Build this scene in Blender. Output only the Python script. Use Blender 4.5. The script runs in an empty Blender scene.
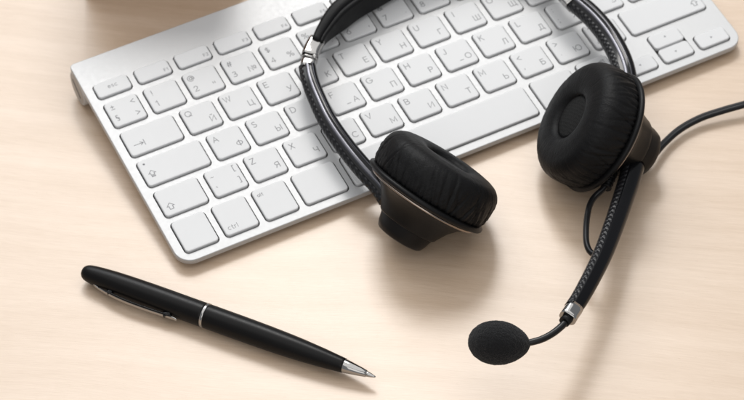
import bpy, bmesh, math, random
import numpy as np
from mathutils import Vector, Matrix, noise

random.seed(4)
S = 0.001                      # everything below is written in millimetres
scene = bpy.context.scene
COL = scene.collection

# ------------------------------------------------------------------ camera
def V(*a): return Vector(a)
RV = Vector((2.4438, -0.5791, 0.2139))      # pose from the keyboard's own key grid
F_PX = 2406.45
TVEC = Vector((-80.1259, 23.7615, 1020.9629))
TILT = math.radians(6.0); H0 = 6.0
def rodr(r):
    return Matrix.Rotation(r.length, 3, r.normalized())
RK = rodr(RV)                                # keyboard -> camera (x right, y down, z forward)
MT = Matrix.Rotation(TILT, 3, 'X')           # keyboard -> desk
RT = RK @ MT.transposed()
CAMT = MT @ (-(RK.transposed() @ TVEC)) + V(0, 0, H0)
cam = bpy.data.cameras.new('camera')
camo = bpy.data.objects.new('camera', cam); COL.objects.link(camo); scene.camera = camo
cam.sensor_width = 36.0
cam.lens = F_PX / 744.0 * 36.0
cam.clip_start = 0.05; cam.clip_end = 20
cm = (RT.transposed() @ Matrix(((1, 0, 0), (0, -1, 0), (0, 0, -1)))).to_4x4()
cm.translation = CAMT * S
camo.matrix_world = cm
cam.dof.use_dof = True
cam.dof.focus_distance = 0.985
cam.dof.aperture_fstop = 18.0

def unp(px, py, z):
    """pixel of the 744x400 photo -> point on the horizontal plane at height z (mm)"""
    d = RT.transposed() @ V((px - 372) / F_PX, (py - 200) / F_PX, 1)
    return CAMT + d * ((z - CAMT.z) / d.z)

# ------------------------------------------------------------------ light
scene.view_settings.view_transform = 'Standard'
scene.view_settings.look = 'None'
scene.view_settings.exposure = -0.07
scene.view_settings.gamma = 1.0
w = bpy.data.worlds.new('World'); scene.world = w; w.use_nodes = True
wn = w.node_tree
wn.nodes['Background'].inputs[0].default_value = (0.93, 0.96, 1.0, 1)
wn.nodes['Background'].inputs[1].default_value = 0.34

def area(name, direction, elev, dist, sx, sy, power, col, target=(150, -10, 0)):
    l = bpy.data.lights.new(name, 'AREA'); l.shape = 'RECTANGLE'
    l.size = sx; l.size_y = sy; l.energy = power; l.color = col
    o = bpy.data.objects.new(name, l); COL.objects.link(o)
    d = Vector(direction).normalized(); e = math.radians(elev)
    v = V(d.x * math.cos(e), d.y * math.cos(e), math.sin(e))
    o.location = Vector(target) * S + v * dist
    o.rotation_euler = v.to_track_quat('Z', 'Y').to_euler()
    return o
area('window_light', (0.38, 0.925), 53, 1.7, 0.42, 0.40, 8.5, (1.0, 0.97, 0.93))
area('overhead_fill', (0.2, 1.0), 80, 1.5, 2.4, 2.2, 17.5, (1.0, 0.985, 0.96))  # added soft fill from above, in place of a brighter ambient
area('side_light', (0.10, 1.0), 42, 2.0, 1.3, 0.9, 14, (0.95, 0.98, 1.0))
area('front_fill', (-0.5, -0.85), 38, 2.2, 1.8, 1.2, 9, (1.0, 0.98, 0.95))  # added weak fill from the viewer's side, lifts the shadows

# ------------------------------------------------------------------ materials
def mat(name, col, rough=0.5, metal=0.0, spec=0.5, coat=0.0, bump=None, sheen=0.0):
    m = bpy.data.materials.new(name); m.use_nodes = True
    nt = m.node_tree; b = nt.nodes['Principled BSDF']
    b.inputs['Base Color'].default_value = (*col, 1)
    b.inputs['Roughness'].default_value = rough
    b.inputs['Metallic'].default_value = metal
    b.inputs['Specular IOR Level'].default_value = spec
    b.inputs['Coat Weight'].default_value = coat
    b.inputs['Sheen Weight'].default_value = sheen
    if bump:                       # (noise scale per metre, distance m, strength)
        tc = nt.nodes.new('ShaderNodeTexCoord')
        n = nt.nodes.new('ShaderNodeTexNoise'); n.inputs['Scale'].default_value = bump[0]
        n.inputs['Detail'].default_value = 5
        bp = nt.nodes.new('ShaderNodeBump'); bp.inputs['Distance'].default_value = bump[1]
        bp.inputs['Strength'].default_value = bump[2]
        nt.links.new(tc.outputs['Object'], n.inputs['Vector'])
        nt.links.new(n.outputs['Fac'], bp.inputs['Height'])
        nt.links.new(bp.outputs['Normal'], b.inputs['Normal'])
        # roughness wanders a little with the same noise
        mr = nt.nodes.new('ShaderNodeMapRange')
        mr.inputs['To Min'].default_value = max(0.02, rough - 0.07)
        mr.inputs['To Max'].default_value = min(1, rough + 0.07)
        n2 = nt.nodes.new('ShaderNodeTexNoise'); n2.inputs['Scale'].default_value = bump[0] * 0.12
        nt.links.new(tc.outputs['Object'], n2.inputs['Vector'])
        nt.links.new(n2.outputs['Fac'], mr.inputs['Value'])
        nt.links.new(mr.outputs['Result'], b.inputs['Roughness'])
    return m

M_KEY = mat('key_plastic', (0.66, 0.662, 0.668), 0.48, spec=0.3, bump=(3500, 0.00002, 0.3))
M_PLATE = mat('anodised_plate', (0.53, 0.532, 0.536), 0.5, metal=0.35, bump=(5000, 0.00002, 0.35))
M_WELL = mat('key_well', (0.02, 0.018, 0.016), 0.8)
M_LEG = mat('legend_ink', (0.20, 0.20, 0.21), 0.6)
M_LEGS = mat('legend_ink_dark', (0.22, 0.22, 0.23), 0.6)
M_UNDER = mat('under_plastic', (0.75, 0.75, 0.74), 0.5)
M_CAP = mat('cap_aluminium', (0.42, 0.41, 0.40), 0.45, metal=0.6)
M_SLOT = mat('slot_dark', (0.08, 0.08, 0.085), 0.5)
M_RUBBER = mat('rubber_foot', (0.5, 0.5, 0.5), 0.8)
M_LEATHER = mat('black_leather', (0.0055, 0.0055, 0.006), 0.5, spec=0.17, bump=(1500, 0.00022, 0.8))
M_SATIN = mat('black_satin_plastic', (0.006, 0.006, 0.0065), 0.42, spec=0.18, bump=(4000, 0.00002, 0.4))
M_HOUSE = mat('black_housing_plastic', (0.006, 0.0055, 0.0055), 0.36, spec=0.2, bump=(3000, 0.00002, 0.3))
M_PAD = mat('black_pad_rubber', (0.005, 0.005, 0.0055), 0.5, spec=0.16, bump=(3000, 0.00003, 0.4))
M_GLOSS = mat('black_gloss_plastic', (0.003, 0.003, 0.004), 0.14, spec=0.25, bump=(500, 0.00001, 0.2))
M_INLAY = mat('smoked_metal_inlay', (0.13, 0.13, 0.145), 0.3, metal=1.0, bump=(900, 0.00001, 0.2))
M_CHROME = mat('chrome', (0.42, 0.41, 0.40), 0.10, metal=1.0, bump=(800, 0.00001, 0.2))
M_BRONZE = mat('brushed_bronze_ring', (0.36, 0.30, 0.26), 0.25, metal=1.0)
M_CABLE = mat('black_cable', (0.007, 0.007, 0.008), 0.3, spec=0.3, bump=(900, 0.00002, 0.2))
M_FOAM = mat('black_foam', (0.012, 0.012, 0.013), 1.0, spec=0.1, bump=(2600, 0.0006, 1.0), sheen=0.14)
M_PEN = mat('pen_matt_lacquer', (0.005, 0.0045, 0.0045), 0.34, spec=0.18, bump=(5000, 0.00001, 0.35))

def carbon_mat():
    """woven carbon strip: rows of small dents, laid out along the strip's own UV"""
    m = mat('carbon_weave', (0.010, 0.010, 0.011), 0.35, spec=0.35)
    nt = m.node_tree; b = nt.nodes['Principled BSDF']
    uv = nt.nodes.new('ShaderNodeUVMap')
    sep = nt.nodes.new('ShaderNodeSeparateXYZ')
    nt.links.new(uv.outputs['UV'], sep.inputs[0])
    def math_(op, a=None, bb=None):
        n = nt.nodes.new('ShaderNodeMath'); n.operation = op
        for i, x in enumerate((a, bb)):
            if x is None: continue
            if isinstance(x, (int, float)): n.inputs[i].default_value = x
            else: nt.links.new(x, n.inputs[i])
        return n.outputs[0]
    # UV in mm: x along, y across
    k = math.pi / 1.45
    a = math_('SINE', math_('MULTIPLY', sep.outputs[0], k))
    c = math_('SINE', math_('MULTIPLY', sep.outputs[1], k))
    p = math_('MULTIPLY', a, c)
    p = math_('ABSOLUTE', p)
    sgn = math_('GREATER_THAN', math_('MULTIPLY', a, c), 0)
    bp = nt.nodes.new('ShaderNodeBump'); bp.inputs['Distance'].default_value = 0.00035
    bp.inputs['Strength'].default_value = 0.5
    hgt = math_('MULTIPLY', math_('MULTIPLY', a, c), 1.0)
    nt.links.new(hgt, bp.inputs['Height'])
    nt.links.new(bp.outputs['Normal'], b.inputs['Normal'])
    mix = nt.nodes.new('ShaderNodeMix'); mix.data_type = 'RGBA'
    mix.inputs['A'].default_value = (0.007, 0.007, 0.008, 1)
    mix.inputs['B'].default_value = (0.010, 0.010, 0.012, 1)
    nt.links.new(sgn, mix.inputs['Factor'])
    nt.links.new(mix.outputs['Result'], b.inputs['Base Color'])
    return m
M_CARBON = carbon_mat()

def mesh_cloth_mat():
    m = mat('speaker_cloth', (0.006, 0.006, 0.006), 0.75, spec=0.3)
    nt = m.node_tree; b = nt.nodes['Principled BSDF']
    tc = nt.nodes.new('ShaderNodeTexCoord')
    v = nt.nodes.new('ShaderNodeTexVoronoi'); v.inputs['Scale'].default_value = 900
    v.inputs['Randomness'].default_value = 0.15
    bp = nt.nodes.new('ShaderNodeBump'); bp.inputs['Distance'].default_value = 0.0003
    nt.links.new(tc.outputs['Object'], v.inputs['Vector'])
    nt.links.new(v.outputs['Distance'], bp.inputs['Height'])
    nt.links.new(bp.outputs['Normal'], b.inputs['Normal'])
    mr = nt.nodes.new('ShaderNodeMix'); mr.data_type = 'RGBA'
    mr.inputs['A'].default_value = (0.002, 0.002, 0.002, 1); mr.inputs['B'].default_value = (0.007, 0.007, 0.007, 1)
    nt.links.new(v.outputs['Distance'], mr.inputs['Factor'])
    nt.links.new(mr.outputs['Result'], b.inputs['Base Color'])
    return m
M_CLOTH = mesh_cloth_mat()

def wood_mat():
    m = bpy.data.materials.new('pale_maple'); m.use_nodes = True
    nt = m.node_tree; N = nt.nodes; L = nt.links; b = N['Principled BSDF']
    tc = N.new('ShaderNodeTexCoord')
    mp = N.new('ShaderNodeMapping')
    g = unp(600, 236, 0) - unp(150, 200, 0)          # the way the grain runs
    ang = math.atan2(g.y, g.x)
    mp.vector_type = 'TEXTURE'
    mp.inputs['Rotation'].default_value = (0, 0, ang)
    L.new(tc.outputs['Object'], mp.inputs['Vector'])
    # slow bend of the grain
    wob = N.new('ShaderNodeTexNoise'); wob.inputs['Scale'].default_value = 4.5; wob.inputs['Detail'].default_value = 2
    L.new(mp.outputs['Vector'], wob.inputs['Vector'])
    vm = N.new('ShaderNodeVectorMath'); vm.operation = 'MULTIPLY_ADD'
    vm.inputs[1].default_value = (0.0, 0.035, 0.0)
    L.new(wob.outputs['Color'], vm.inputs[0]); L.new(mp.outputs['Vector'], vm.inputs[2])
    def streak(sx, sy, detail, rough=0.55):
        m2 = N.new('ShaderNodeMapping'); m2.inputs['Scale'].default_value = (sx, sy, 1)
        L.new(vm.outputs['Vector'], m2.inputs['Vector'])
        n = N.new('ShaderNodeTexNoise'); n.inputs['Scale'].default_value = 1.0
        n.inputs['Detail'].default_value = detail; n.inputs['Roughness'].default_value = rough
        L.new(m2.outputs['Vector'], n.inputs['Vector']); return n.outputs['Fac']
    s1 = streak(7, 95, 4)          # broad figure
    s2 = streak(26, 520, 3)        # growth lines
    s3 = streak(110, 2300, 3, .65)      # fibres
    s4 = streak(420, 1500, 3)      # short pores
    s5 = streak(2.2, 14, 2)       # cloudiness
    r1 = N.new('ShaderNodeValToRGB')
    r1.color_ramp.elements[0].position = 0.32; r1.color_ramp.elements[0].color = (0.485, 0.338, 0.215, 1)
    r1.color_ramp.elements[1].position = 0.70; r1.color_ramp.elements[1].color = (0.650, 0.502, 0.378, 1)
    add = N.new('ShaderNodeMath'); add.operation = 'MULTIPLY_ADD'
    add.inputs[1].default_value = 0.40; L.new(s1, add.inputs[0])
    a2 = N.new('ShaderNodeMath'); a2.operation = 'MULTIPLY_ADD'; a2.inputs[1].default_value = 0.24
    L.new(s2, a2.inputs[0])
    a3 = N.new('ShaderNodeMath'); a3.operation = 'MULTIPLY_ADD'; a3.inputs[1].default_value = 0.36
    L.new(s3, a3.inputs[0])
    a4 = N.new('ShaderNodeMath'); a4.operation = 'MULTIPLY'; a4.inputs[1].default_value = 0.10
    L.new(s5, a4.inputs[0])
    L.new(a4.outputs[0], a3.inputs[2]); L.new(a3.outputs[0], a2.inputs[2]); L.new(a2.outputs[0], add.inputs[2])
    L.new(add.outputs[0], r1.inputs['Fac'])
    # scattered darker flecks
    rf = N.new('ShaderNodeValToRGB')
    rf.color_ramp.elements[0].position = 0.64; rf.color_ramp.elements[0].color = (0, 0, 0, 1)
    rf.color_ramp.elements[1].position = 0.80; rf.color_ramp.elements[1].color = (1, 1, 1, 1)
    L.new(s4, rf.inputs['Fac'])
    mx = N.new('ShaderNodeMix'); mx.data_type = 'RGBA'; mx.blend_type = 'MULTIPLY'
    fm = N.new('ShaderNodeMath'); fm.operation = 'MULTIPLY'; fm.inputs[1].default_value = 0.55
    L.new(rf.outputs['Color'], fm.inputs[0]); L.new(fm.outputs[0], mx.inputs['Factor'])
    L.new(r1.outputs['Color'], mx.inputs['A']); mx.inputs['B'].default_value = (0.72, 0.6, 0.5, 1)
    L.new(mx.outputs['Result'], b.inputs['Base Color'])
    rr = N.new('ShaderNodeMapRange'); rr.inputs['To Min'].default_value = 0.36; rr.inputs['To Max'].default_value = 0.5
    L.new(s2, rr.inputs['Value']); L.new(rr.outputs['Result'], b.inputs['Roughness'])
    b.inputs['Specular IOR Level'].default_value = 0.75
    b.inputs['Coat Weight'].default_value = 0.6; b.inputs['Coat Roughness'].default_value = 0.34; b.inputs['Coat IOR'].default_value = 1.6
    bp = N.new('ShaderNodeBump'); bp.inputs['Distance'].default_value = 0.00012; bp.inputs['Strength'].default_value = 0.5
    L.new(s3, bp.inputs['Height']); L.new(bp.outputs['Normal'], b.inputs['Normal'])
    return m
M_WOOD = wood_mat()

# ------------------------------------------------------------------ helpers
def link(o, parent=None):
    COL.objects.link(o)
    if parent is not None: o.parent = parent
    return o
def empty(name, loc=(0, 0, 0), rot=(0, 0, 0)):
    o = bpy.data.objects.new(name, None); o.empty_display_size = 0.01
    o.location = Vector(loc) * S; o.rotation_euler = rot
    return link(o)
def tag(o, label=None, cat=None, kind=None):
    if label: o['label'] = label
    if cat: o['category'] = cat
    if kind: o['kind'] = kind
    return o
def mesh(name, verts, faces, m, smooth=True, uvs=None):
    me = bpy.data.meshes.new(name)
    me.from_pydata([tuple(Vector(v) * S) for v in verts], [], faces)
    if smooth: me.polygons.foreach_set('use_smooth', [True] * len(me.polygons))
    me.materials.append(m)
    if uvs:
        ul = me.uv_layers.new(name='UVMap')
        for lp in me.loops: ul.data[lp.index].uv = uvs[lp.vertex_index]
    me.update()
    return me
def obj(name, me, parent=None, loc=None, rot=None):
    o = bpy.data.objects.new(name, me); link(o, parent)
    if loc is not None: o.location = Vector(loc) * S
    if rot is not None: o.rotation_euler = rot
    return o

def offset_poly(pts, d):
    """inset a counter-clockwise rectilinear polygon by d"""
    n = len(pts); out = []
    for i in range(n):
        p0, p1, p2 = Vector(pts[i - 1]), Vector(pts[i]), Vector(pts[(i + 1) % n])
        e1 = (p1 - p0).normalized(); e2 = (p2 - p1).normalized()
        n1 = Vector((-e1.y, e1.x)); n2 = Vector((-e2.y, e2.x))
        out.append(p1 + (n1 + n2) * d if abs(e1.dot(e2)) < .5 else p1 + n1 * d)
    return out
def rounded(pts, r, seg=6):
    n = len(pts); out = []
    for i in range(n):
        p0, p1, p2 = Vector(pts[i - 1]), Vector(pts[i]), Vector(pts[(i + 1) % n])
        e1 = (p1 - p0).normalized(); e2 = (p2 - p1).normalized()
        conv = e1.x * e2.y - e1.y * e2.x > 0
        rr = r
        a = p1 - e1 * rr; c = a + Vector((-e1.y, e1.x)) * (rr if conv else -rr)
        st = a - c
        sgn = 1 if conv else -1
        for k in range(seg + 1):
            t = sgn * (math.pi / 2) * k / seg
            out.append(c + Vector((st.x * math.cos(t) - st.y * math.sin(t), st.x * math.sin(t) + st.y * math.cos(t))))
    return out

# ------------------------------------------------------------------ desk
def build_desk():
    a = 1600
    th = 25
    vs = [(-a, -a, 0), (a, -a, 0), (a, a, 0), (-a, a, 0), (-a, -a, -th), (a, -a, -th), (a, a, -th), (-a, a, -th)]
    fs = [(0, 1, 2, 3), (7, 6, 5, 4), (0, 4, 5, 1), (1, 5, 6, 2), (2, 6, 7, 3), (3, 7, 4, 0)]
    o = obj('desk_surface', mesh('desk_surface', vs, fs, M_WOOD, False))
    tag(o, 'pale maple wood desk top with fine horizontal grain', None, 'structure')
build_desk()

# ------------------------------------------------------------------ keyboard
KB = empty('keyboard', (0, 0, H0), (TILT, 0, 0))
tag(KB, 'slim white and silver computer keyboard with Latin and Cyrillic letters lying under the headset', 'keyboard')
P = 19.0; GAP = 3.0; KH = 15.3
YB = {0: 93.84, 1: 75.43, 2: 57.20, 3: 39.01, 4: 20.77, 5: 0.0}
X0, X1, YF, YK = -2.65, 278.65, -4.1, 119.0

def rect(x, y, w_, h_): return [(x, y), (x + w_, y), (x + w_, y + h_), (x, y + h_)]
keys = []           # name, outline points (keyboard frame), legends
def K(row, xu, wu, legends=(), name='key', h=None, y=None, u=P, x=None):
    xx = (xu * u + GAP / 2) if x is None else x
    ww = wu * u - GAP
    keys.append([name, rect(xx, YB[row] if y is None else y, ww, KH if h is None else h), legends])
LP = (3.35, 11.35); CP = (12.35, 5.0); DP = (3.2, 5.0)
def let(a, c): return [(a, LP, 4.4), (c, CP, 4.4)]
# number row
nums = [('±', '§', '<', '>'), ('!', '1'), ('@', '2', '"'), ('#', '3', '№'), ('$', '4', '%'), ('%', '5', ':'), ('^', '6', ','), ('&', '7', '.'),
        ('*', '8', ';'), ('(', '9'), (')', '0'), ('_', '-'), ('+', '=')]
for i, t in enumerate(nums):
    lg = [(t[0], LP, 4.3), (t[1], DP, 4.3)]
    if i == 0: lg += [(t[2], (12.8, 11.2), 4.3), (t[3], (12.7, 4.2), 4.3)]
    elif len(t) > 2: lg += [(t[2], (13.2, 3.9) if t[2] in ',.;:' else (11.9, 4.9), 4.3 if len(t[2]) else 4)]
    K(1, i, 1, lg)
K(1, 13, 1.5, [], 'delete_key')
# top letter row
K(2, 0, 1.5, [('⇥', (5.9, 5.7), 4.9)], 'tab_key')
for i, (a, c) in enumerate(zip('QWERTYUIOP', 'ЙЦУКЕНГШЩЗ')): K(2, 1.5 + i, 1, let(a, c))
K(2, 11.5, 1, let('{', 'Х')); K(2, 12.5, 1, let('}', 'Ъ'))
# home row
K(3, 0, 1.75, [('⇪', (4.4, 6.4), 4.8), ('•', (3.0, 12.5), 4.6)], 'caps_lock_key')
for i, (a, c) in enumerate(zip('ASDFGHJKL', 'ФЫВАПРОЛД')):
    K(3, 1.75 + i, 1, let(a, c) + ([('_', (8.5, 3.7), 4.6)] if a in 'FJ' else []))
K(3, 10.75, 1, [(':', (2.7, 11.4), 4.4), (';', (2.6, 4.4), 4.4), ('Ж', (11.2, 5.0), 4.6)])
K(3, 11.75, 1, [('"', (3.2, 12.2), 4.4), ("'", (3.2, 6.2), 4.4), ('Э', CP, 4.4)])
K(3, 12.75, 1, [('|', LP, 4.4), ('\\', DP, 4.4), ('Ё', CP, 4.4)])
# bottom letter row
K(4, 0, 1.25, [('⇧', (4.3, 5.0), 5.0)], 'shift_key')
K(4, 1.25, 1, [('~', (2.9, 11.1), 3.8), ('`', (2.6, 5.4), 4), ('[', (13.4, 11.6), 4.2), (']', (13.3, 4.9), 4.2)])
for i, (a, c) in enumerate(zip('ZXCVBNM', 'ЯЧСМИТЬ')): K(4, 2.25 + i, 1, let(a, c))
K(4, 9.25, 1, [('<', LP, 4.4), (',', (2.9, 4.6), 4.4), ('Б', CP, 4.4)])
K(4, 10.25, 1, [('>', LP, 4.4), ('.', (2.9, 4.6), 4.4), ('Ю', (11.6, 5.1), 4.6)])
K(4, 11.25, 1, [('?', (2.9, 11.6), 4.4), ('/', (2.9, 4.7), 4.4), (',', (13.2, 4.2), 4.4)])
K(4, 12.25, 2.25, [('⇧', (35.4, 5.0), 5.0)], 'shift_key')
# modifier row
HB = 17.8
K(5, 0, 1, [], 'function_key', HB)
K(5, 1, 1, [('ctrl', (4.6, 4.0), 3.3)], 'control_key', HB)
K(5, 2, 1, [('alt', (3.3, 14.2), 2.5)], 'option_key', HB)
K(5, 3, 1.25, [], 'command_key', HB)
K(5, 4.25, 5, [], 'space_bar', HB)
K(5, 9.25, 1.25, [], 'command_key', HB)
K(5, 10.5, 1, [('alt', (12.4, 14.2), 2.5)], 'option_key', HB)
AH = 8.7
K(5, 11.5, 1, [('◀', (7.9, 4.5), 2.3)], 'arrow_key', AH)
K(5, 12.5, 1, [('▲', (7.9, 5.4), 2.3)], 'arrow_key', HB - AH - 0.25, YB[5] + AH + 0.25)
K(5, 12.5, 1, [('▼', (7.9, 4.3), 2.3)], 'arrow_key', AH)
K(5, 13.5, 1, [('▶', (7.9, 4.5), 2.3)], 'arrow_key', AH)
# function row
FW = P * 14.5 / 14
for i in range(14):
    t = [('esc', (8.5, 4.8), 3.2)] if i == 0 else ([('F%d' % i, (14.0, 2.9), 2.3)] if i < 13 else [('⏏', (8.3, 4.6), 3.4)])
    K(0, i, 1, t, 'escape_key' if i == 0 else 'key', 9.0, u=FW)
# tall enter key: one outline over two rows
ex0, ex1 = 13.75 * P + GAP / 2, 14.5 * P - GAP / 2
eL = 13.5 * P + GAP / 2
keys.append(['enter_key', [(ex0, YB[3]), (ex1, YB[3]), (ex1, YB[2] + KH), (eL, YB[2] + KH), (eL, YB[2]), (ex0, YB[2])], []])

def plate():
    bm = bmesh.new()
    edges = []
    def loop(pts, z):
        vs = [bm.verts.new(Vector((p[0], p[1], z)) * S) for p in pts]
        es = [bm.edges.new((vs[i], vs[(i + 1) % len(vs)])) for i in range(len(vs))]
        return vs, es
    # outline: tight front corners, square-ish back corners
    def outline(d):
        pts = []
        r = 7.5 - d
        def arc(cx, cy, a0, rr, n=12):
            for k in range(n + 1):
                t = math.radians(a0 + 90 * k / n); pts.append((cx + rr * math.cos(t), cy + rr * math.sin(t)))
        arc(X0 + 7.5, YF + 7.5, 180, r); arc(X1 - 7.5, YF + 7.5, 270, r)
        rb = 2.2
        arc(X1 - rb, YK - rb + .0, 0, rb - d); arc(X0 + rb, YK - rb, 90, rb - d)
        return pts
    ov, oe = loop(outline(0.35), 0); edges += oe
    holes = []
    for nm, pts, lg in keys:
        if nm == 'arrow_key' and lg[0][0] == '▼':
            pts = rect(pts[0][0], pts[0][1], pts[1][0] - pts[0][0], HB)
        elif nm == 'arrow_key' and lg[0][0] == '▲': continue
        hp = rounded(offset_poly(pts, -0.24), 2.25, 5)
        hv, he = loop(hp, 0); edges += he; holes.append(hv)
    bmesh.ops.triangle_fill(bm, use_beauty=True, use_dissolve=False, edges=edges, normal=(0, 0, 1))
    # hole walls
    for hv in holes:
        lo = [bm.verts.new(v.co - Vector((0, 0, 1.5 * S))) for v in hv]
        n = len(hv)
        for i in range(n):
            bm.faces.new((hv[i], hv[(i + 1) % n], lo[(i + 1) % n], lo[i])).material_index = 1
    # rounded rim then side wall
    prev = ov
    for d, z in ((0.12, -0.08), (0.0, -0.35), (0.0, -2.7), (0.3, -3.0), (3.2, -3.0)):
        cur = [bm.verts.new(Vector((p[0], p[1], z)) * S) for p in outline(d)]
        n = len(cur)
        for i in range(n):
            bm.faces.new((prev[i], cur[i], cur[(i + 1) % n], prev[(i + 1) % n]))
        prev = cur
    bmesh.ops.recalc_face_normals(bm, faces=bm.faces)
    me = bpy.data.meshes.new('plate'); bm.to_mesh(me); bm.free(); me.materials.append(M_PLATE); me.materials.append(M_WELL)
    for p in me.polygons: p.use_smooth = abs(p.normal.z) < 0.95 and p.area < 1e-5 or False
    return me
obj('top_plate', plate(), KB)
# dark floor beneath the wells
obj('key_well_floor', mesh('key_well_floor', [(X0 + 3, YF + 3, -1.2), (X1 - 3, YF + 3, -1.2), (X1 - 3, 106, -1.2), (X0 + 3, 106, -1.2)], [(0, 1, 2, 3)], M_WELL, False), KB)

def prism_mesh(name, pts, z0, z1, m, bev=0.5):
    loops = []
    for d, z in ((0, z0), (0, z1 - bev), (bev * .35, z1 - bev * .3), (bev, z1)):
        loops.append([(p[0], p[1], z) for p in rounded(offset_poly(pts, d), 6 - d, 8)])
    vs = [v for l in loops for v in l]; n = len(loops[0]); fs = []
    for k in range(len(loops) - 1):
        for i in range(n):
            fs.append((k * n + i, k * n + (i + 1) % n, (k + 1) * n + (i + 1) % n, (k + 1) * n + i))
    fs.append(tuple(range(n))[::-1]); fs.append(tuple((len(loops) - 1) * n + i for i in range(n)))
    return mesh(name, vs, fs, m, False)
obj('under_tray', prism_mesh('under_tray', rect(X0 + 1.6, YF + 1.6, X1 - X0 - 3.2, 104), -4.0, -1.5, M_UNDER), KB)

def lathe(profile, seg, closed_ends=True):
    """profile: list of (radius, height) along +Z"""
    vs = []; fs = []
    for r, h in profile:
        for k in range(seg):
            t = 2 * math.pi * k / seg
            vs.append((r * math.cos(t), r * math.sin(t), h))
    n = len(profile)
    for j in range(n - 1):
        for k in range(seg):
            a = j * seg + k; b_ = j * seg + (k + 1) % seg
            fs.append((a, b_, b_ + seg, a + seg))
    if closed_ends:
        if profile[0][0] > 1e-3: fs.append(tuple(range(seg))[::-1])
        if profile[-1][0] > 1e-3: fs.append(tuple((n - 1) * seg + k for k in range(seg)))
    return vs, fs
# battery tube along the back edge, with its end caps
TR = 8.2
tube_y, tube_z = 111.6, -8.6
Lt = X1 - X0
tv, tf = lathe([(TR - .4, 0), (TR, .4), (TR, Lt - .4), (TR - .4, Lt)], 48)
to = obj('battery_tube', mesh('battery_tube', tv, tf, M_PLATE), KB, (X0 + .1, tube_y, tube_z), (0, math.pi / 2, 0))
for sx, rz in ((X0 + .1, -1), (X1 + .1 - .2, 1)):
    cv, cf = lathe([(TR - .9, 0), (TR - .9, .1), (TR - 1.1, .2), (0.01, .2)], 40)
    cap = obj('battery_cap', mesh('battery_cap', cv, cf, M_CAP), KB, (sx, tube_y, tube_z), (0, rz * math.pi / 2, 0))
    sv = [(-.75, -4.8, .24), (.75, -4.8, .24), (.75, 4.8, .24), (-.75, 4.8, .24)]
    sl = prism = [(x, y, z + dz) for dz in (-.3, .06) for x, y, z in sv]
    so = obj('coin_slot', mesh('coin_slot', sl, [(4, 5, 6, 7), (0, 1, 5, 4), (1, 2, 6, 5), (2, 3, 7, 6), (3, 0, 4, 7)], M_SLOT, False), cap)
    so.rotation_euler = (0, 0, math.radians(28 * rz))
# web joining plate and tube at the back
wv = [(X0 + .4, 100, -1.2), (X0 + .4, YK - .4, -1.2), (X0 + .4, 118.0, -6), (X0 + .4, 104.5, -6)]
wv = wv + [(X1 - .4, y, z) for _, y, z in wv]
obj('rear_web', mesh('rear_web', wv, [(0, 1, 2, 3), (7, 6, 5, 4), (0, 4, 5, 1), (1, 5, 6, 2), (2, 6, 7, 3), (3, 7, 4, 0)], M_PLATE, False), KB)
for fx in (22, 252):
    fv, ff = lathe([(4.2, 0), (4.2, -1.1), (3.6, -1.6), (0.01, -1.6)], 28)
    obj('rubber_foot', mesh('rubber_foot', fv, ff, M_RUBBER), KB, (fx, 6, -4.0))

# key caps
def keycap(pts, x0, y0):
    loops = []
    prof = [(0.36, -0.9), (0.34, 0.62), (0.37, 0.85), (0.47, 1.03), (0.66, 1.12), (0.92, 1.155), (1.2, 1.16)]
    loc_pts = [(p[0] - x0, p[1] - y0) for p in pts]
    for d, z in prof:
        q = rounded(offset_poly(loc_pts, d), max(1.9 - d * .8, .7), 5)
        loops.append([(p.x, p.y, z) for p in q])
    vs = [v for l in loops for v in l]; n = len(loops[0]); fs = []
    for k in range(len(loops) - 1):
        for i in range(n):
            fs.append((k * n + i, k * n + (i + 1) % n, (k + 1) * n + (i + 1) % n, (k + 1) * n + i))
    fs.append(tuple((len(loops) - 1) * n + i for i in range(n)))
    return vs, fs
cap_cache = {}
glyph_cache = {}
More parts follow.
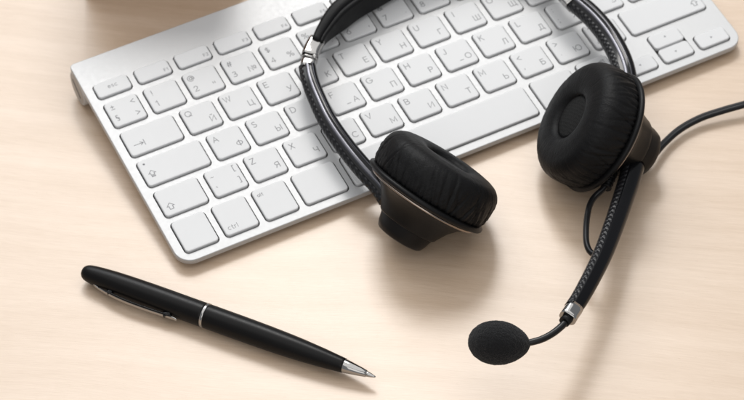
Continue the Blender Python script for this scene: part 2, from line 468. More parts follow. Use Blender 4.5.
# one-line stroke alphabet, cap height 1: L = polyline, A = elliptic arc (cx, cy, rx, ry, from, to in degrees)
def A(cx, cy, rx, ry, a0, a1):
    n = max(4, int(abs(a1 - a0) / 20))
    return [(cx + rx * math.cos(math.radians(a0 + (a1 - a0) * k / n)), cy + ry * math.sin(math.radians(a0 + (a1 - a0) * k / n))) for k in range(n + 1)]
def dot(x, y): return [(x - .012, y), (x + .012, y)]
ST = {
 'A': [[(0, 0), (.38, 1), (.76, 0)], [(.13, .34), (.63, .34)]],
 'B': [[(0, 0), (0, 1), (.32, 1)] + A(.32, .76, .24, .24, 90, -90) + [(0, .52)], [(.32, .52)] + A(.36, .26, .26, .26, 90, -90) + [(0, 0)]],
 'C': [A(.45, .5, .45, .5, 48, 312)],
 'D': [[(0, 0), (0, 1), (.28, 1)] + A(.28, .5, .46, .5, 90, -90) + [(0, 0)]],
 'E': [[(.56, 1), (0, 1), (0, 0), (.56, 0)], [(0, .52), (.5, .52)]],
 'F': [[(.56, 1), (0, 1), (0, 0)], [(0, .5), (.48, .5)]],
 'G': [A(.46, .5, .46, .5, 48, 350) + [(.92, .46), (.52, .46)]],
 'H': [[(0, 0), (0, 1)], [(.68, 0), (.68, 1)], [(0, .5), (.68, .5)]],
 'I': [[(0, 0), (0, 1)]],
 'J': [[(.42, 1), (.42, .24)] + A(.21, .24, .21, .24, 0, -165)],
 'K': [[(0, 0), (0, 1)], [(.6, 1), (.02, .46)], [(.2, .62), (.64, 0)]],
 'L': [[(0, 1), (0, 0), (.52, 0)]],
 'M': [[(0, 0), (0, 1), (.41, .2), (.82, 1), (.82, 0)]],
 'N': [[(0, 0), (0, 1), (.68, 0), (.68, 1)]],
 'O': [A(.46, .5, .46, .5, 0, 360)],
 'P': [[(0, 0), (0, 1), (.34, 1)] + A(.34, .74, .26, .26, 90, -90) + [(0, .48)]],
 'Q': [A(.46, .5, .46, .5, 0, 360), [(.56, .26), (.88, -.04)]],
 'R': [[(0, 0), (0, 1), (.34, 1)] + A(.34, .74, .26, .26, 90, -90) + [(0, .48)], [(.34, .48), (.62, 0)]],
 'S': [A(.3, .75, .26, .25, 35, 270) + A(.3, .25, .28, .25, 90, -145)],
 'T': [[(0, 1), (.68, 1)], [(.34, 1), (.34, 0)]],
 'U': [[(0, 1), (0, .32)] + A(.33, .32, .33, .32, 180, 360) + [(.66, 1)]],
 'V': [[(0, 1), (.37, 0), (.74, 1)]],
 'W': [[(0, 1), (.28, 0), (.54, .95), (.8, 0), (1.08, 1)]],
 'X': [[(0, 0), (.64, 1)], [(0, 1), (.64, 0)]],
 'Y': [[(0, 1), (.34, .46), (.68, 1)], [(.34, .46), (.34, 0)]],
 'Z': [[(0, 1), (.62, 1), (0, 0), (.64, 0)]],
 'Б': [[(.54, 1), (0, 1), (0, 0), (.3, 0)] + A(.32, .29, .28, .29, -90, 90) + [(0, .58)]],
 'Г': [[(0, 0), (0, 1), (.5, 1)]],
 'Д': [[(-.06, -.2), (-.06, 0), (.78, 0), (.78, -.2)], [(.08, 0), (.2, .4), (.22, 1), (.64, 1), (.64, 0)]],
 'Ж': [[(.5, 0), (.5, 1)], [(0, 1), (.46, .5), (0, 0)], [(1, 1), (.54, .5), (1, 0)]],
 'З': [A(.26, .76, .26, .24, 140, -90) + [(.2, .52)], [(.26, .52)] + A(.26, .26, .3, .26, 90, -145)],
 'И': [[(0, 1), (0, 0), (.68, 1), (.68, 0)]],
 'Й': [[(0, 1), (0, 0), (.68, 1), (.68, 0)], A(.34, 1.3, .13, .09, 180, 360)],
 'Л': [[(0, 0), (.1, .06), (.16, .5), (.18, 1), (.66, 1), (.66, 0)]],
 'П': [[(0, 0), (0, 1), (.66, 1), (.66, 0)]],
 'У': [[(0, 1), (.34, .34)], [(.68, 1), (.3, .14), (.2, .02), (.06, 0)]],
 'Ф': [[(.46, -.04), (.46, 1.04)], A(.46, .52, .44, .34, 0, 360)],
 'Ц': [[(0, 1), (0, 0), (.66, 0), (.66, 1)], [(.66, 0), (.8, 0), (.8, -.2)]],
 'Ч': [[(0, 1), (0, .66)] + A(.2, .62, .2, .2, 180, 270) + [(.6, .42)], [(.6, 1), (.6, 0)]],
 'Ш': [[(0, 1), (0, 0), (.96, 0), (.96, 1)], [(.48, 0), (.48, 1)]],
 'Щ': [[(0, 1), (0, 0), (.96, 0), (.96, 1)], [(.48, 0), (.48, 1)], [(.96, 0), (1.1, 0), (1.1, -.2)]],
 'Ъ': [[(0, 1), (.2, 1), (.2, 0), (.48, 0)] + A(.5, .28, .26, .28, -90, 90) + [(.2, .56)]],
 'Ь': [[(0, 1), (0, 0), (.3, 0)] + A(.32, .28, .27, .28, -90, 90) + [(0, .56)]],
 'Ы': [[(0, 1), (0, 0), (.28, 0)] + A(.28, .28, .25, .28, -90, 90) + [(0, .56)], [(.78, 0), (.78, 1)]],
 'Э': [A(.38, .5, .45, .5, 132, -132), [(.3, .52), (.82, .52)]],
 'Ю': [[(0, 0), (0, 1)], [(0, .5), (.26, .5)], A(.68, .5, .42, .5, 0, 360)],
 'Я': [[(.6, 0), (.6, 1), (.26, 1)] + A(.26, .74, .26, .26, 90, 270) + [(.6, .48)], [(.26, .48), (0, 0)]],
 '1': [[(0, .78), (.24, 1), (.24, 0)]],
 '2': [A(.28, .72, .28, .28, 165, -30) + [(0, 0), (.6, 0)]],
 '3': [A(.28, .76, .25, .24, 150, -90) + [(.22, .52)], [(.28, .52)] + A(.28, .26, .3, .26, 90, -150)],
 '4': [[(.46, 0), (.46, 1), (0, .26), (.64, .26)]],
 '5': [[(.54, 1), (.1, 1), (.04, .52)] + A(.28, .31, .31, .31, 130, -145)],
 '6': [[(.44, 1), (.06, .48)], A(.3, .3, .3, .3, 0, 360)],
 '7': [[(0, 1), (.58, 1), (.18, 0)]],
 '8': [A(.3, .75, .24, .25, 0, 360), A(.3, .26, .3, .26, 0, 360)],
 '9': [[(.16, 0), (.54, .52)], A(.3, .7, .3, .3, 0, 360)],
 '0': [A(.31, .5, .31, .5, 0, 360)],
 '!': [[(0, .3), (0, 1)], dot(0, .02)],
 '@': [A(.5, .5, .5, .52, -60, -360), A(.5, .5, .22, .24, 0, 360), [(.72, .74), (.72, .4)] + A(.86, .4, .14, .14, 180, 360) + [(1, .5)]],
 '#': [[(.14, 0), (.3, 1)], [(.46, 0), (.62, 1)], [(0, .34), (.68, .34)], [(.08, .68), (.76, .68)]],
 '$': [A(.3, .7, .26, .2, 35, 270) + A(.3, .3, .28, .2, 90, -145), [(.3, -.06), (.3, 1.06)]],
 '%': [A(.18, .78, .18, .2, 0, 360), A(.74, .22, .18, .2, 0, 360), [(.16, 0), (.76, 1)]],
 '^': [[(0, .6), (.22, 1), (.44, .6)]],
 '&': [[(.74, 0), (.16, .68)] + A(.31, .8, .17, .19, 215, -40) + A(.28, .28, .27, .28, 95, 300) + [(.7, .46)]],
 '*': [[(.2, .5), (.2, 1)], [(0, .62), (.4, .88)], [(.4, .62), (0, .88)]],
 '(': [A(.4, .5, .4, .62, 130, 230)], ')': [A(-.2, .5, .4, .62, 50, -50)],
 '_': [[(0, 0), (.55, 0)]], '-': [[(0, .4), (.4, .4)]], '+': [[(0, .45), (.5, .45)], [(.25, .2), (.25, .7)]], '=': [[(0, .32), (.5, .32)], [(0, .58), (.5, .58)]],
 '±': [[(0, .6), (.52, .6)], [(.26, .34), (.26, .86)], [(0, .1), (.52, .1)]],
 '§': [A(.25, .86, .19, .17, 30, 250) + [(.42, .5)] + A(.28, .42, .2, .13, 20, -90), A(.25, .6, .2, .13, 100, 250) + [(.38, .28)] + A(.25, .12, .19, .17, 60, -150)],
 '<': [[(.56, .86), (0, .5), (.56, .14)]], '>': [[(0, .86), (.56, .5), (0, .14)]],
 '"': [[(0, .66), (0, 1)], [(.3, .66), (.3, 1)]], "'": [[(0, .72), (0, 1)]],
 '№': [[(0, 0), (0, 1), (.6, 0), (.6, 1)], A(.98, .66, .2, .22, 0, 360), [(.8, .28), (1.16, .28)]],
 ',': [[(.06, .06), (0, -.16)]], '.': [dot(0, 0)], ':': [dot(0, 0), dot(0, .55)], ';': [[(.03, .04), (-.03, -.16)], dot(0, .55)],
 '?': [A(.24, .76, .24, .24, 165, -50) + [(.24, .4), (.24, .28)], dot(.24, .02)],
 '/': [[(0, -.08), (.36, 1.08)]], '\\': [[(.36, -.08), (0, 1.08)]], '|': [[(0, -.1), (0, 1.1)]],
 '[': [[(.24, 1.1), (0, 1.1), (0, -.1), (.24, -.1)]], ']': [[(0, 1.1), (.24, 1.1), (.24, -.1), (0, -.1)]],
 '{': [[(.28, 1.1), (.14, 1), (.14, .6), (0, .5), (.14, .4), (.14, 0), (.28, -.1)]], '}': [[(0, 1.1), (.14, 1), (.14, .6), (.28, .5), (.14, .4), (.14, 0), (0, -.1)]],
 '~': [[(0, .45), (.14, .56), (.36, .42), (.5, .52)]], '`': [[(0, 1), (.16, .8)]],
 '⇥': [[(0, .5), (1.25, .5)], [(.9, .78), (1.28, .5), (.9, .22)], [(1.45, .95), (1.45, .05)]],
 '⇧': [[(.5, 1), (0, .5), (.26, .5), (.26, 0), (.74, 0), (.74, .5), (1, .5), (.5, 1)]],
 '⇪': [[(.5, 1.1), (0, .6), (.26, .6), (.26, .3), (.74, .3), (.74, .6), (1, .6), (.5, 1.1)], [(.26, 0), (.74, 0), (.74, .14), (.26, .14), (.26, 0)]],
 '•': [A(0, .5, .05, .05, 0, 360), A(0, .5, .11, .11, 0, 360)],
 '⏏': [[(.4, 1), (0, .4), (.8, .4), (.4, 1)], [(0, .1), (.8, .1)]],
 'e': [[(.03, .36), (.5, .36)] + A(.26, .34, .25, .34, 5, 310)], 's': [A(.2, .5, .18, .17, 35, 270) + A(.2, .17, .2, .17, 90, -145)],
 'c': [A(.28, .34, .28, .34, 48, 312)], 't': [[(.16, .94), (.16, .14), (.22, .02), (.36, 0)], [(0, .68), (.36, .68)]],
 'r': [[(0, 0), (0, .68)], A(.26, .4, .26, .28, 180, 80)], 'l': [[(0, 0), (0, 1.02)]],
 'a': [A(.26, .34, .26, .34, 0, 360), [(.52, 0), (.52, .68)]],
 'Ё': [[(.56, 1), (0, 1), (0, 0), (.56, 0)], [(0, .52), (.5, .52)], dot(.16, 1.22), dot(.42, 1.22)],
}
for a_, b_ in zip('АВЕКМНОРСТХ', 'ABEKMHOPCTX'): ST[a_] = ST[b_]
SOLID = {'▲': [(0, 0), (1, 0), (.5, .9)], '▼': [(0, .9), (.5, 0), (1, .9)], '◀': [(.9, 0), (.9, 1), (0, .5)], '▶': [(0, 0), (.9, .5), (0, 1)]}
def glyph(ch, size):
    k = (ch, size)
    if k in glyph_cache: return glyph_cache[k]
    H = size * .68; W = 0.34 if size > 3.9 else .24
    vs, fs = [], []
    if ch in SOLID:
        vs = [(x * H * .8, y * H * .8) for x, y in SOLID[ch]]; fs = [(0, 1, 2)]
    else:
        x_ = 0
        for c1 in ch:
            mx = 0
            for line in ST[c1]:
                pts = [Vector((x * H + x_, y * H)) for x, y in line]
                pts = [p for i, p in enumerate(pts) if i == 0 or (p - pts[i - 1]).length > 1e-4]
                mx = max(mx, max(p.x for p in pts) - x_)
                n = len(pts); b0 = len(vs)
                shut = (pts[0] - pts[-1]).length < 1e-3
                for i, p in enumerate(pts):
                    d1 = (p - pts[i - 1]).normalized() if i else ((pts[1] - p).normalized() if not shut else (p - pts[-2]).normalized())
                    d2 = (pts[i + 1] - p).normalized() if i < n - 1 else (d1 if not shut else (pts[1] - p).normalized())
                    nn = (Vector((-d1.y, d1.x)) + Vector((-d2.y, d2.x)))
                    nn = nn.normalized() if nn.length > .2 else Vector((-d1.y, d1.x))
                    kk_ = 1 / max(.5, nn.dot(Vector((-d1.y, d1.x))))
                    e = Vector((0, 0))
                    if not shut and i == 0: e = -d2 * W * .35
                    if not shut and i == n - 1: e = d1 * W * .35
                    vs.append(tuple(p + e + nn * W / 2 * kk_)); vs.append(tuple(p + e - nn * W / 2 * kk_))
                for i in range(n - 1):
                    a1 = b0 + 2 * i
                    fs.append((a1, a1 + 1, a1 + 3, a1 + 2))
            x_ += mx + W + H * .17
    xs = [v[0] for v in vs]; ys = [v[1] for v in vs]
    cx = (min(xs) + max(xs)) / 2; cy = (min(ys) + max(ys)) / 2
    vs = [(v[0] - cx, v[1] - cy, 0) for v in vs]
    glyph_cache[k] = (vs, fs); return vs, fs
for nm, pts, lg in keys:
    x0, y0 = min(p[0] for p in pts), min(p[1] for p in pts)
    kk = tuple((round(p[0] - x0, 2), round(p[1] - y0, 2)) for p in pts)
    if kk not in cap_cache:
        vs, fs = keycap(pts, x0, y0)
        cap_cache[kk] = mesh('key_cap', vs, fs, M_KEY)
        cap_cache[kk].polygons[len(fs) - 1].use_smooth = False
    o = obj(nm, cap_cache[kk], KB, (x0, y0, random.uniform(-.03, .03)))
    if lg:
        V_, F_ = [], []
        for ch, (gx, gy), sz in lg:
            gv, gf = glyph(ch, sz); b0 = len(V_)
            dy = 0
            V_ += [(v[0] + gx, v[1] + gy + dy, 1.175) for v in gv]
            F_ += [tuple(i + b0 for i in f) for f in gf]
        lo = obj('legend', mesh('legend', V_, F_, M_LEGS if nm == 'arrow_key' else M_LEG, False), o)

# ------------------------------------------------------------------ sweeps
def catmull(pts, step):
    P_ = [Vector(p) for p in pts]
    P_ = [P_[0] * 2 - P_[1]] + P_ + [P_[-1] * 2 - P_[-2]]
    out = []
    for i in range(1, len(P_) - 2):
        a, b, c, d = P_[i - 1:i + 3]
        n = max(2, int((c - b).length / step))
        for k in range(n):
            t = k / n
            out.append(0.5 * ((2 * b) + (c - a) * t + (2 * a - 5 * b + 4 * c - d) * t * t + (3 * b - a - 3 * c + d) * t ** 3))
    out.append(P_[-2]); return out
def sweep(name, path, section, m, up, parent, scale=None, closed=True, uvw=False, caps=True, step=1.5):
    """section: list of (side, up) offsets, drawn round; up: Vector or function(t)->Vector"""
    pts = catmull(path, step); n = len(pts); k = len(section)
    vs = []; uvs = []; L = 0
    per = [0]
    for i in range(1, k): per.append(per[-1] + (Vector(section[i]) - Vector(section[i - 1])).length)
    for i, p in enumerate(pts):
        t = (pts[min(i + 1, n - 1)] - pts[max(i - 1, 0)]).normalized()
        u0 = up(i / (n - 1)) if callable(up) else Vector(up)
        s = t.cross(u0).normalized(); u = s.cross(t).normalized()
        sc = scale(i / (n - 1)) if scale else 1.0
        if i: L += (p - pts[i - 1]).length
        for j, (a, b) in enumerate(section):
            vs.append(p + s * a * sc + u * b * sc); uvs.append((L, per[j]))
    fs = []
    kk = k if closed else k - 1
    for i in range(n - 1):
        for j in range(kk):
            a = i * k + j; b = i * k + (j + 1) % k
            fs.append((a, b, b + k, a + k))
    if caps and closed:
        fs.append(tuple(range(k))[::-1]); fs.append(tuple((n - 1) * k + j for j in range(k)))
    me = mesh(name, vs, fs, m, True, uvs if uvw else None)
    if caps and closed:
        me.polygons[-1].use_smooth = False; me.polygons[-2].use_smooth = False
    bm = bmesh.new(); bm.from_mesh(me); bmesh.ops.recalc_face_normals(bm, faces=bm.faces); bm.to_mesh(me); bm.free()
    return obj(name, me, parent)
def circ(r, n=16, sx=1, sy=1): return [(r * sx * math.cos(2 * math.pi * i / n), r * sy * math.sin(2 * math.pi * i / n)) for i in range(n)]
def rrect(w_, h_, r, seg=4, ox=0, oy=0):
    return [(p.x + ox, p.y + oy) for p in rounded(rect(-w_ / 2, -h_ / 2, w_, h_), r, seg)]
def ux(pts): return [unp(*p) for p in pts]

# ------------------------------------------------------------------ headset
HS = empty('headset', unp(470, 180, 0))
tag(HS, 'black headset with two leather ear pads and boom microphone lying half on the keyboard', 'headset')
HLOC = unp(470, 180, 0)
class _Off: pass
def reloc(o):      # meshes are written in desk coordinates, the root stands at the headset's foot
    o.location = -HLOC * S
    return o
def hs(*a, **k): return reloc(sweep(*a, parent=HS, **k))

CAMUP = Vector((-0.28, -0.55, 0.78)).normalized()
ZUP = Vector((0, 0, 1))

def view_axis(nx, ny, th):
    n = Vector((nx, ny)).normalized(); th = math.radians(th)
    return RT.transposed() @ Vector((n.x * math.sin(th), n.y * math.sin(th), -math.cos(th)))

def earpiece(center, ax, spin, seed, cs=1.0):
    q = ax.to_track_quat('Z', 'Y').to_matrix() @ Matrix.Rotation(spin, 3, 'Z')
    base = center
    def put(name, vs, fs, m, smooth=True, parent=HS):
        vv = [q @ Vector(v) + base for v in vs]
        o = obj(name, mesh(name, vv, fs, m, smooth), parent)
        if parent is HS: reloc(o)
        return o
    # leather cushion
    prof = [(24.6, 1.6), (26.2, 2.3), (27.1, 4.0), (27.5, 7.0), (27.6, 10.5), (27.3, 13.6), (26.4, 16.2), (24.8, 18.2), (22.6, 19.5),
            (20.0, 20.1), (17.3, 20.5), (14.6, 20.5), (12.5, 20.2), (11.0, 19.5), (10.2, 18.5), (9.8, 17.3), (9.7, 16.0)]
    dense = []
    cp = catmull([(a, b, 0) for a, b in prof], 0.55)
    seg = 288
    vs = []; fs = []
    rnd = random.Random(seed)
    folds = []
    a = 0
    while a < 2 * math.pi:                      # puckers gathered at the seam
        folds.append((a, rnd.uniform(.25, 1.0), rnd.uniform(5, 16), rnd.uniform(.009, .022), rnd.uniform(-.02, .012)))
        a += rnd.uniform(.035, .10)
    Lc = len(cp)
    arr = np.zeros((Lc, seg))
    th = np.arange(seg) * 2 * math.pi / seg
    hh = np.array([c.y for c in cp])
    side = np.clip(1 - np.maximum(0, (hh - 14) / 5.5), 0, 1)
    outer = np.array([1.0 if c.x > 19 else max(0, (c.x - 12) / 7) for c in cp])
    for (fa, amp, ln, wd, sl) in folds:
        dth = (th[None, :] - fa - sl * (hh[:, None] - 2) + math.pi) % (2 * math.pi) - math.pi
        along = np.exp(-np.maximum(0, (hh[:, None] - 3) / ln) ** 2)
        arr += -0.95 * amp * along * np.exp(-(dth / wd) ** 2) * outer[:, None]
        arr += 0.32 * amp * along * np.exp(-((dth - wd * 1.8) / wd) ** 2) * outer[:, None]
    for j, c in enumerate(cp):
        c0 = cp[max(j - 1, 0)]; c1 = cp[min(j + 1, Lc - 1)]
        nrm = Vector((c1.y - c0.y, -(c1.x - c0.x))).normalized()   # outward
        for k in range(seg):
            t = th[k]
            n3 = noise.noise(Vector((math.cos(t) * 4 + seed, math.sin(t) * 4, c.y * .16))) * .08
            n4 = noise.noise(Vector((math.cos(t) * 16 + seed, math.sin(t) * 16, c.y * .25))) * .16 * (side[j] + .15)
            d = (arr[j, k] * (0.35 + 0.65 * side[j]) + n3 + n4) * (1 if j > 1 else 0)
            r = c.x + nrm.x * d; h = (c.y + nrm.y * d) * .96
            vs.append((r * math.cos(t), r * math.sin(t), h))
    for j in range(Lc - 1):
        for k in range(seg):
            a_ = j * seg + k; b_ = j * seg + (k + 1) % seg
            fs.append((a_, b_, b_ + seg, a_ + seg))
    cu = put('ear_cushion', vs, fs, M_LEATHER)
    cv, cf = lathe([(10.2, 17.3), (8.5, 17.5), (5, 17.9), (0.01, 18.1)], 64)
    put('speaker_mesh', cv, cf, M_CLOTH)
    # flange behind the cushion
    rv, rf = lathe([(20, -.6), (26.4, -.6), (27.6, -.2), (28.1, .5), (28.0, 1.4), (27.2, 2.0), (24, 2.2), (20, 2.2)], 128)
    put('ear_flange', rv, rf, M_SATIN)
    bv, bf = lathe([(24.8, -.65), (25.6, -1.5), (25.2, -1.9), (24.4, -1.9), (22, -1.2)], 128, False)
    put('trim_ring', bv, bf, M_BRONZE)
    # two-step tapering housing
    hv, hf = lathe([(24.3, -.6), (24.2, -1.6), (22.2, -2.8), (19.6, -4.6), (16.6, -8.2), (14.2, -12.6 * cs), (13.8, -13.6 * cs), (13.4, -14.0 * cs)], 96)
    put('ear_housing', hv, hf, M_HOUSE)
    ev, ef = lathe([(12.9, -13.4 * cs), (12.6, -14.4 * cs), (11.6, -18.2 * cs), (10.7, -20.3 * cs), (9.9, -20.9 * cs), (8.6, -21.2 * cs), (0.01, -21.3 * cs)], 96)
    put('housing_cap', ev, ef, M_HOUSE)
    return q

CL = unp(425, 197, 20.5); AL = view_axis(.537, -.84, 81.5)
CR = unp(604, 133, 22.5); AR = view_axis(-.9, -.43, 66)
earpiece(CL, AL, 0.0, 3)
earpiece(CR, AR, 1.2, 8, 1.12)

# slider arms: carbon strip, bright inlay, gloss body
def arm(path, sign, up, w_=8.2, h_=7.0, name='headband_arm', inlay=True, sc=None):
    body = hs(name, path, rrect(w_, h_, 2.6, 5), M_GLOSS, up, scale=sc)
    # strip of carbon on one shoulder
    cs = []
    for k in range(9):
        t = k / 8
        a = math.radians(-38 + 100 * t) if sign > 0 else math.radians(218 - 100 * t)
        rx, ry = w_ / 2 + .12, h_ / 2 + .12
        c, s = math.cos(a), math.sin(a)
        e = 4.0
        rr = 1 / ((abs(c) / rx) ** e + (abs(s) / ry) ** e) ** (1 / e)
        cs.append((rr * c, rr * s))
    if sign < 0: cs = cs[::-1]
    hs('carbon_strip', path, cs, M_CARBON, up, closed=False, uvw=True, scale=sc)
    if inlay:
        o = -sign * 0.3
        hs('bright_inlay', path, [(o - .95, h_ / 2 - .05), (o - .75, h_ / 2 + .16), (o, h_ / 2 + .22), (o + .75, h_ / 2 + .16), (o + .95, h_ / 2 - .05)], M_INLAY, up, closed=False, scale=sc)
        o2 = -sign * 2.6
        hs('edge_line', path, [(o2 - .3, h_ / 2 - .75), (o2, h_ / 2 - .0), (o2 + .3, h_ / 2 + .0)], M_INLAY, up, closed=False, scale=sc)
    return body

left_path = ux([(388, 198, 12), (380, 186, 14), (363, 168, 17), (345, 146, 19), (328, 121, 21), (316, 96, 22.5), (310, 80, 23.6), (307.5, 68, 24)])
arm(left_path, -1, CAMUP, sc=lambda t: 1.12 - .2 * t)
right_path = ux([(566, -8, 26), (574, 0, 25.5), (592, 16, 24.5), (607, 34, 23.5), (619, 55, 22.5), (625, 74, 21.5), (626, 94, 20), (628, 118, 17)])
arm(right_path, 1, CAMUP, w_=9.6, h_=7.5, sc=lambda t: .95 + .1 * t)

# chrome hinges
def hinge(a, b, c, sg):
    hs('chrome_hinge', ux([a, b]), rrect(6.9, 6.0, 2.0, 6), M_CHROME, CAMUP)
    hs('chrome_hinge', ux([b, c]), rrect(7.3, 6.6, 2.0, 6), M_CHROME, CAMUP, scale=lambda t: .92 + .1 * t)
hinge((307.5, 69, 24), (309.0, 60.5, 24.5), (309.4, 59.2, 24.6), 1)
hs('chrome_hinge', ux([(309.4, 58.2, 24.8), (312, 50, 25.1), (316.5, 41.5, 25.4)]), rrect(7.6, 7.2, 2.0, 6), M_CHROME, CAMUP)
hs('hinge_pin', ux([(306, 59.2, 24.6), (313, 58.6, 24.8)]), circ(3.0, 20), M_GLOSS, CAMUP)
pv, pf = lathe([(1.1, 0), (1.1, .6), (.8, .9), (.01, .95)], 20)
po = obj('hinge_screw', mesh('hinge_screw', [Vector(v) for v in pv], pf, M_CHROME), HS)
po.location = (unp(314.5, 56.5, 29.0) - HLOC) * S; po.rotation_euler = CAMUP.to_track_quat('Z', 'Y').to_euler()
hs('chrome_hinge', ux([(566, -8, 26), (558, -15, 26)]), rrect(9.4, 8.4, 1.1, 3), M_CHROME, CAMUP)
hs('chrome_hinge', ux([(576, 2, 25.5), (569, -5, 26)]), rrect(9.8, 8.0, 1.2, 3), M_CHROME, CAMUP)

# padded headband
band = ux([(314.5, 45, 25.4), (321, 33, 25.4), (333, 19, 25.4), (350, 5, 25.4), (374, -9, 25.5), (407, -27, 26), (447, -43, 26.5), (488, -51, 26.5), (524, -46, 26), (547, -33, 26), (560, -16, 26)])
bw = 6.6
bh = 14.5
def bup(t):
    k = min(1, min(t, 1 - t) / .14)
    k = k * k * (3 - 2 * k)
    return CAMUP.lerp(ZUP, k * .8).normalized()
def bsc(t):
    k = min(1, min(t, 1 - t) / .16); k = k * k * (3 - 2 * k)
    return .62 + .38 * k
hs('headband', band, rrect(bw, bh, 2.4, 5), M_PAD, bup, scale=bsc)
# inner pad (towards the middle of the arc) and raised outer spine
hs('headband_pad', band, rrect(3.0, bh * .9, 1.4, 5, ox=bw / 2 + .6), M_PAD, bup, scale=bsc)

# microphone boom
boom = ux([(634, 165, 15), (629, 182, 16.5), (623, 200, 18), (614, 226, 20.5), (604, 252, 23), (593, 275, 25), (581, 297, 26.7), (573, 309, 27.3)])
BUP = Vector((-0.35, -0.35, 0.87)).normalized()
hs('microphone_boom', boom, rrect(9.0, 7.0, 3.3, 8), M_GLOSS, CAMUP, scale=lambda t: 1.06 - .27 * t)
def boom_strip():
    cs = []
    for k in range(9):
        t = k / 8; a = math.radians(-30 + 112 * t)
        rx, ry = 4.62, 3.42
        c, s = math.cos(a), math.sin(a); e = 4
        rr = 1 / ((abs(c) / rx) ** e + (abs(s) / ry) ** e) ** (1 / e)
        cs.append((rr * c, rr * s))
    return cs
hs('carbon_strip', boom, boom_strip(), M_CARBON, CAMUP, closed=False, uvw=True, scale=lambda t: 1.06 - .27 * t)
hs('chrome_collar', ux([(575, 307, 27.3), (571, 313, 27.6), (567.5, 318.5, 27.8)]), rrect(7.2, 5.8, 2.6, 8), M_CHROME, CAMUP)
hs('neck_socket', ux([(569, 317, 27.6), (564, 322.5, 27.8)]), circ(2.3, 24), M_SATIN, CAMUP)
neck = ux([(569, 318, 27.6), (562, 326, 27.8), (552, 334, 27.8), (540, 340, 27.5), (525, 343.5, 27.2), (512, 344.5, 27)])
hs('microphone_neck', neck, circ(1.5, 16), M_CABLE, CAMUP, scale=lambda t: 1 - .1 * t)

def foam():
    c = unp(499, 343, 27)
    ax = (unp(528, 345, 27) - unp(470, 341.5, 27)).normalized()
    q = ax.to_track_quat('Z', 'Y').to_matrix()
    bm = bmesh.new(); bmesh.ops.create_icosphere(bm, subdivisions=7, radius=1.0)
    for v in bm.verts:
        d = v.co.copy()
        rz = 12.3; rr = 8.8 * (1 + .07 * (-d.z) - .10 * max(0, d.z) ** 2)
        n = noise.noise(d * 22) * .10 + noise.noise(d * 7 + Vector((5, 2, 1))) * .16 + noise.noise(d * 75) * .16
        p = Vector((d.x * (rr + n), d.y * (rr + n), d.z * (rz + n)))
        v.co = (q @ p + c - HLOC) * S
    for f in bm.faces: f.smooth = True
    me = bpy.data.meshes.new('foam_windscreen'); bm.to_mesh(me); bm.free(); me.materials.append(M_FOAM)
    obj('foam_windscreen', me, HS)
foam()

# link wire from the ear housing into the boom
hs('strain_relief', ux([(613, 166, 17), (610, 176, 16), (606, 187, 15)]), circ(2.2, 20), M_SATIN, CAMUP)
for k in range(5):
    t = k / 4
    a = (613 - 6.5 * t, 169 + 17 * t, 17 - 2 * t); b = (612.4 - 6.5 * t, 171.2 + 17 * t, 16.8 - 2 * t)
    hs('relief_rib', ux([a, b]), circ(2.75 - .35 * t, 20), M_SATIN, CAMUP)
hs('link_wire', ux([(607, 184, 15.5), (602, 190, 15), (594.5, 197, 14), (589.5, 206, 14), (587, 218, 14), (586, 231, 15), (586.5, 243, 16), (589.5, 251, 17), (594, 254, 18), (600, 252, 19)]),
   circ(1.35, 16), M_CABLE, CAMUP)
# twin-core cable leaving to the right
cab = [(628, 178, 9), (640, 168, 8), (652, 157, 6), (664, 143, 4.5), (680, 129, 4), (700, 118, 4.2), (722, 110.5, 4.8), (745, 104, 5.5), (775, 95, 6), (820, 82, 4), (880, 70, 1.9), (960, 60, 1.7)]
for dx, dy in ((0, -.95), (.55, 1.05)):
    hs('cable', ux([(a + dx, b + dy, c) for a, b, c in cab]), circ(1.2, 14), M_CABLE, CAMUP)

# ------------------------------------------------------------------ pen
PT = unp(375.5, 377.5, 5.0); PE = unp(82.5, 271.5, 5.0)
plen = (PT - PE).length
pd = (PT - PE).normalized()
PR = 5.25
PEN = empty('pen', (PE.x, PE.y, 0), (0, 0, math.atan2(pd.y, pd.x)))
tag(PEN, 'matt black ballpoint pen with silver clip, ring and tip lying on the desk', 'pen')
k_ = plen / 137.0
def pen_part(name, prof, m, seg=64, dense=True):
    vs, fs = lathe([(r, s * k_) for r, s in prof], seg)
    vv = [(v[2], v[0], v[1] + PR) for v in vs]
    o = obj(name, mesh(name, vv, fs, m), PEN); return o
def smoothprof(pts, step=1.5):
    return [(p.x, p.y) for p in catmull([(a, b, 0) for a, b in pts], step)]
pen_part('cap_barrel', [(0.01, 0)] + smoothprof([(0.9, .06), (2.0, .45), (2.9, 1.3), (3.55, 2.8), (3.95, 5), (4.35, 9), (4.75, 15), (5.05, 24), (5.2, 36), (5.22, 58.4)], .8) + [(5.0, 58.6)], M_PEN)
pen_part('centre_ring', [(5.0, 58.5), (5.3, 58.6), (5.38, 58.9), (5.38, 59.5), (5.3, 59.8), (5.0, 59.9)], M_CHROME)
pen_part('lower_barrel', [(5.0, 59.8), (5.2, 60.0)] + smoothprof([(5.22, 60.2), (5.22, 75), (5.1, 88), (4.75, 100), (4.1, 111), (3.35, 120), (3.05, 123)], 1.2) + [(2.9, 123.1)], M_PEN)
pen_part('nose_cone', [(2.9, 122.9), (2.95, 123.2), (2.55, 126), (1.95, 130), (1.45, 132.9), (1.3, 133.0)], M_CHROME)
pen_part('writing_point', [(1.1, 132.6), (1.15, 133.4), (.95, 134.6), (.6, 136.0), (.35, 136.9), (.01, 137.1)], M_CHROME, 32)
def pen_sweep(name, pts, sec, m, up=(0, -1, 0.25), sc=None):
    o = sweep(name, pts, sec, m, up, PEN, scale=sc, step=1.0); return o
CLIPS = -1
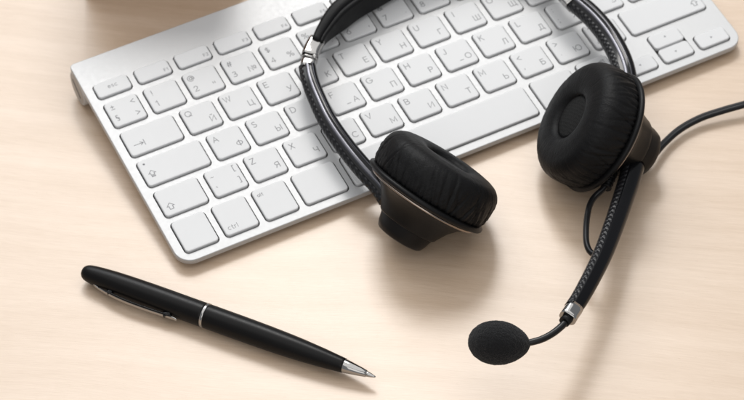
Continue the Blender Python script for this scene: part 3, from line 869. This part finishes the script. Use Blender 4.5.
cl = [(7.5, -3.9, 4.6), (10.5, -5.0, 4.6), (17, -6.2, 4.7), (25, -6.9, 4.7), (34, -6.9, 4.6), (42, -6.5, 4.4), (46.5, -6.2, 4.3), (49.0, -6.2, 4.2)]
csc = lambda t: .55 + .45 * min(1, t / .2, (1 - t) / .06 + .5)
pen_sweep('clip', cl, rrect(1.5, 0.8, .35, 4), M_CHROME, sc=csc)
pen_sweep('clip_inset', [(a, b - .0, c + .0) for a, b, c in cl[1:-1]], rrect(1.5, 0.7, .25, 3, oy=.0, ox=.55 * CLIPS), M_GLOSS, sc=csc)
pen_sweep('clip_post', [(15.5, -4.0, 4.9), (17.0, -6.0, 4.7)], rrect(2.2, 2.2, .5, 3), M_GLOSS, up=(1, 0, 0.0))
pen_sweep('clip_post', [(43.5, -4.7, 4.9), (44.5, -6.4, 4.4)], rrect(2.2, 3.4, .6, 3), M_GLOSS, up=(1, 0, 0.0))

# ------------------------------------------------------------------ unseen box, added just behind the keyboard to cast shade
fx = Vector((0.907, -0.42, 0)); fy = Vector((0.42, 0.907, 0))
hc = unp(165, -9, 0) + fy * 26
CASTER = empty('shadow_caster', hc, (0, 0, math.atan2(fx.y, fx.x)))
tag(CASTER, 'unseen square brown box added behind the upper left corner of the keyboard to cast shade', 'shadow caster')
M_BROWN = mat('caster_brown', (0.24, 0.115, 0.05), 0.4, bump=(400, 0.0002, 0.3))  # brown chosen for the box's reflection in the desk
def board(name, x0, x1, y0, y1, z0, z1):
    c = .7
    lo = []
    for d, z in ((c, z0), (0, z0 + c), (0, z1 - c), (c, z1)):
        lo += [(x0 + d, y0 + d, z), (x1 - d, y0 + d, z), (x1 - d, y1 - d, z), (x0 + d, y1 - d, z)]
    fs = [(3, 2, 1, 0), (12, 13, 14, 15)]
    for k in range(3):
        for i in range(4): fs.append((k * 4 + i, k * 4 + (i + 1) % 4, k * 4 + 4 + (i + 1) % 4, k * 4 + 4 + i))
    obj(name, mesh(name, lo, fs, M_BROWN, False), CASTER)
hw, hd, ht = 38, 26, 104
board('side_board', -hw, hw, -hd, -hd + 5, 0, ht)
board('side_board', -hw, hw, hd - 5, hd, 0, ht)
board('side_board', -hw, -hw + 5, -hd + 5.05, hd - 5.05, 0, ht)
board('side_board', hw - 5, hw, -hd + 5.05, hd - 5.05, 0, ht)
board('base_board', -hw + 5.05, hw - 5.05, -hd + 5.05, hd - 5.05, .3, 5)
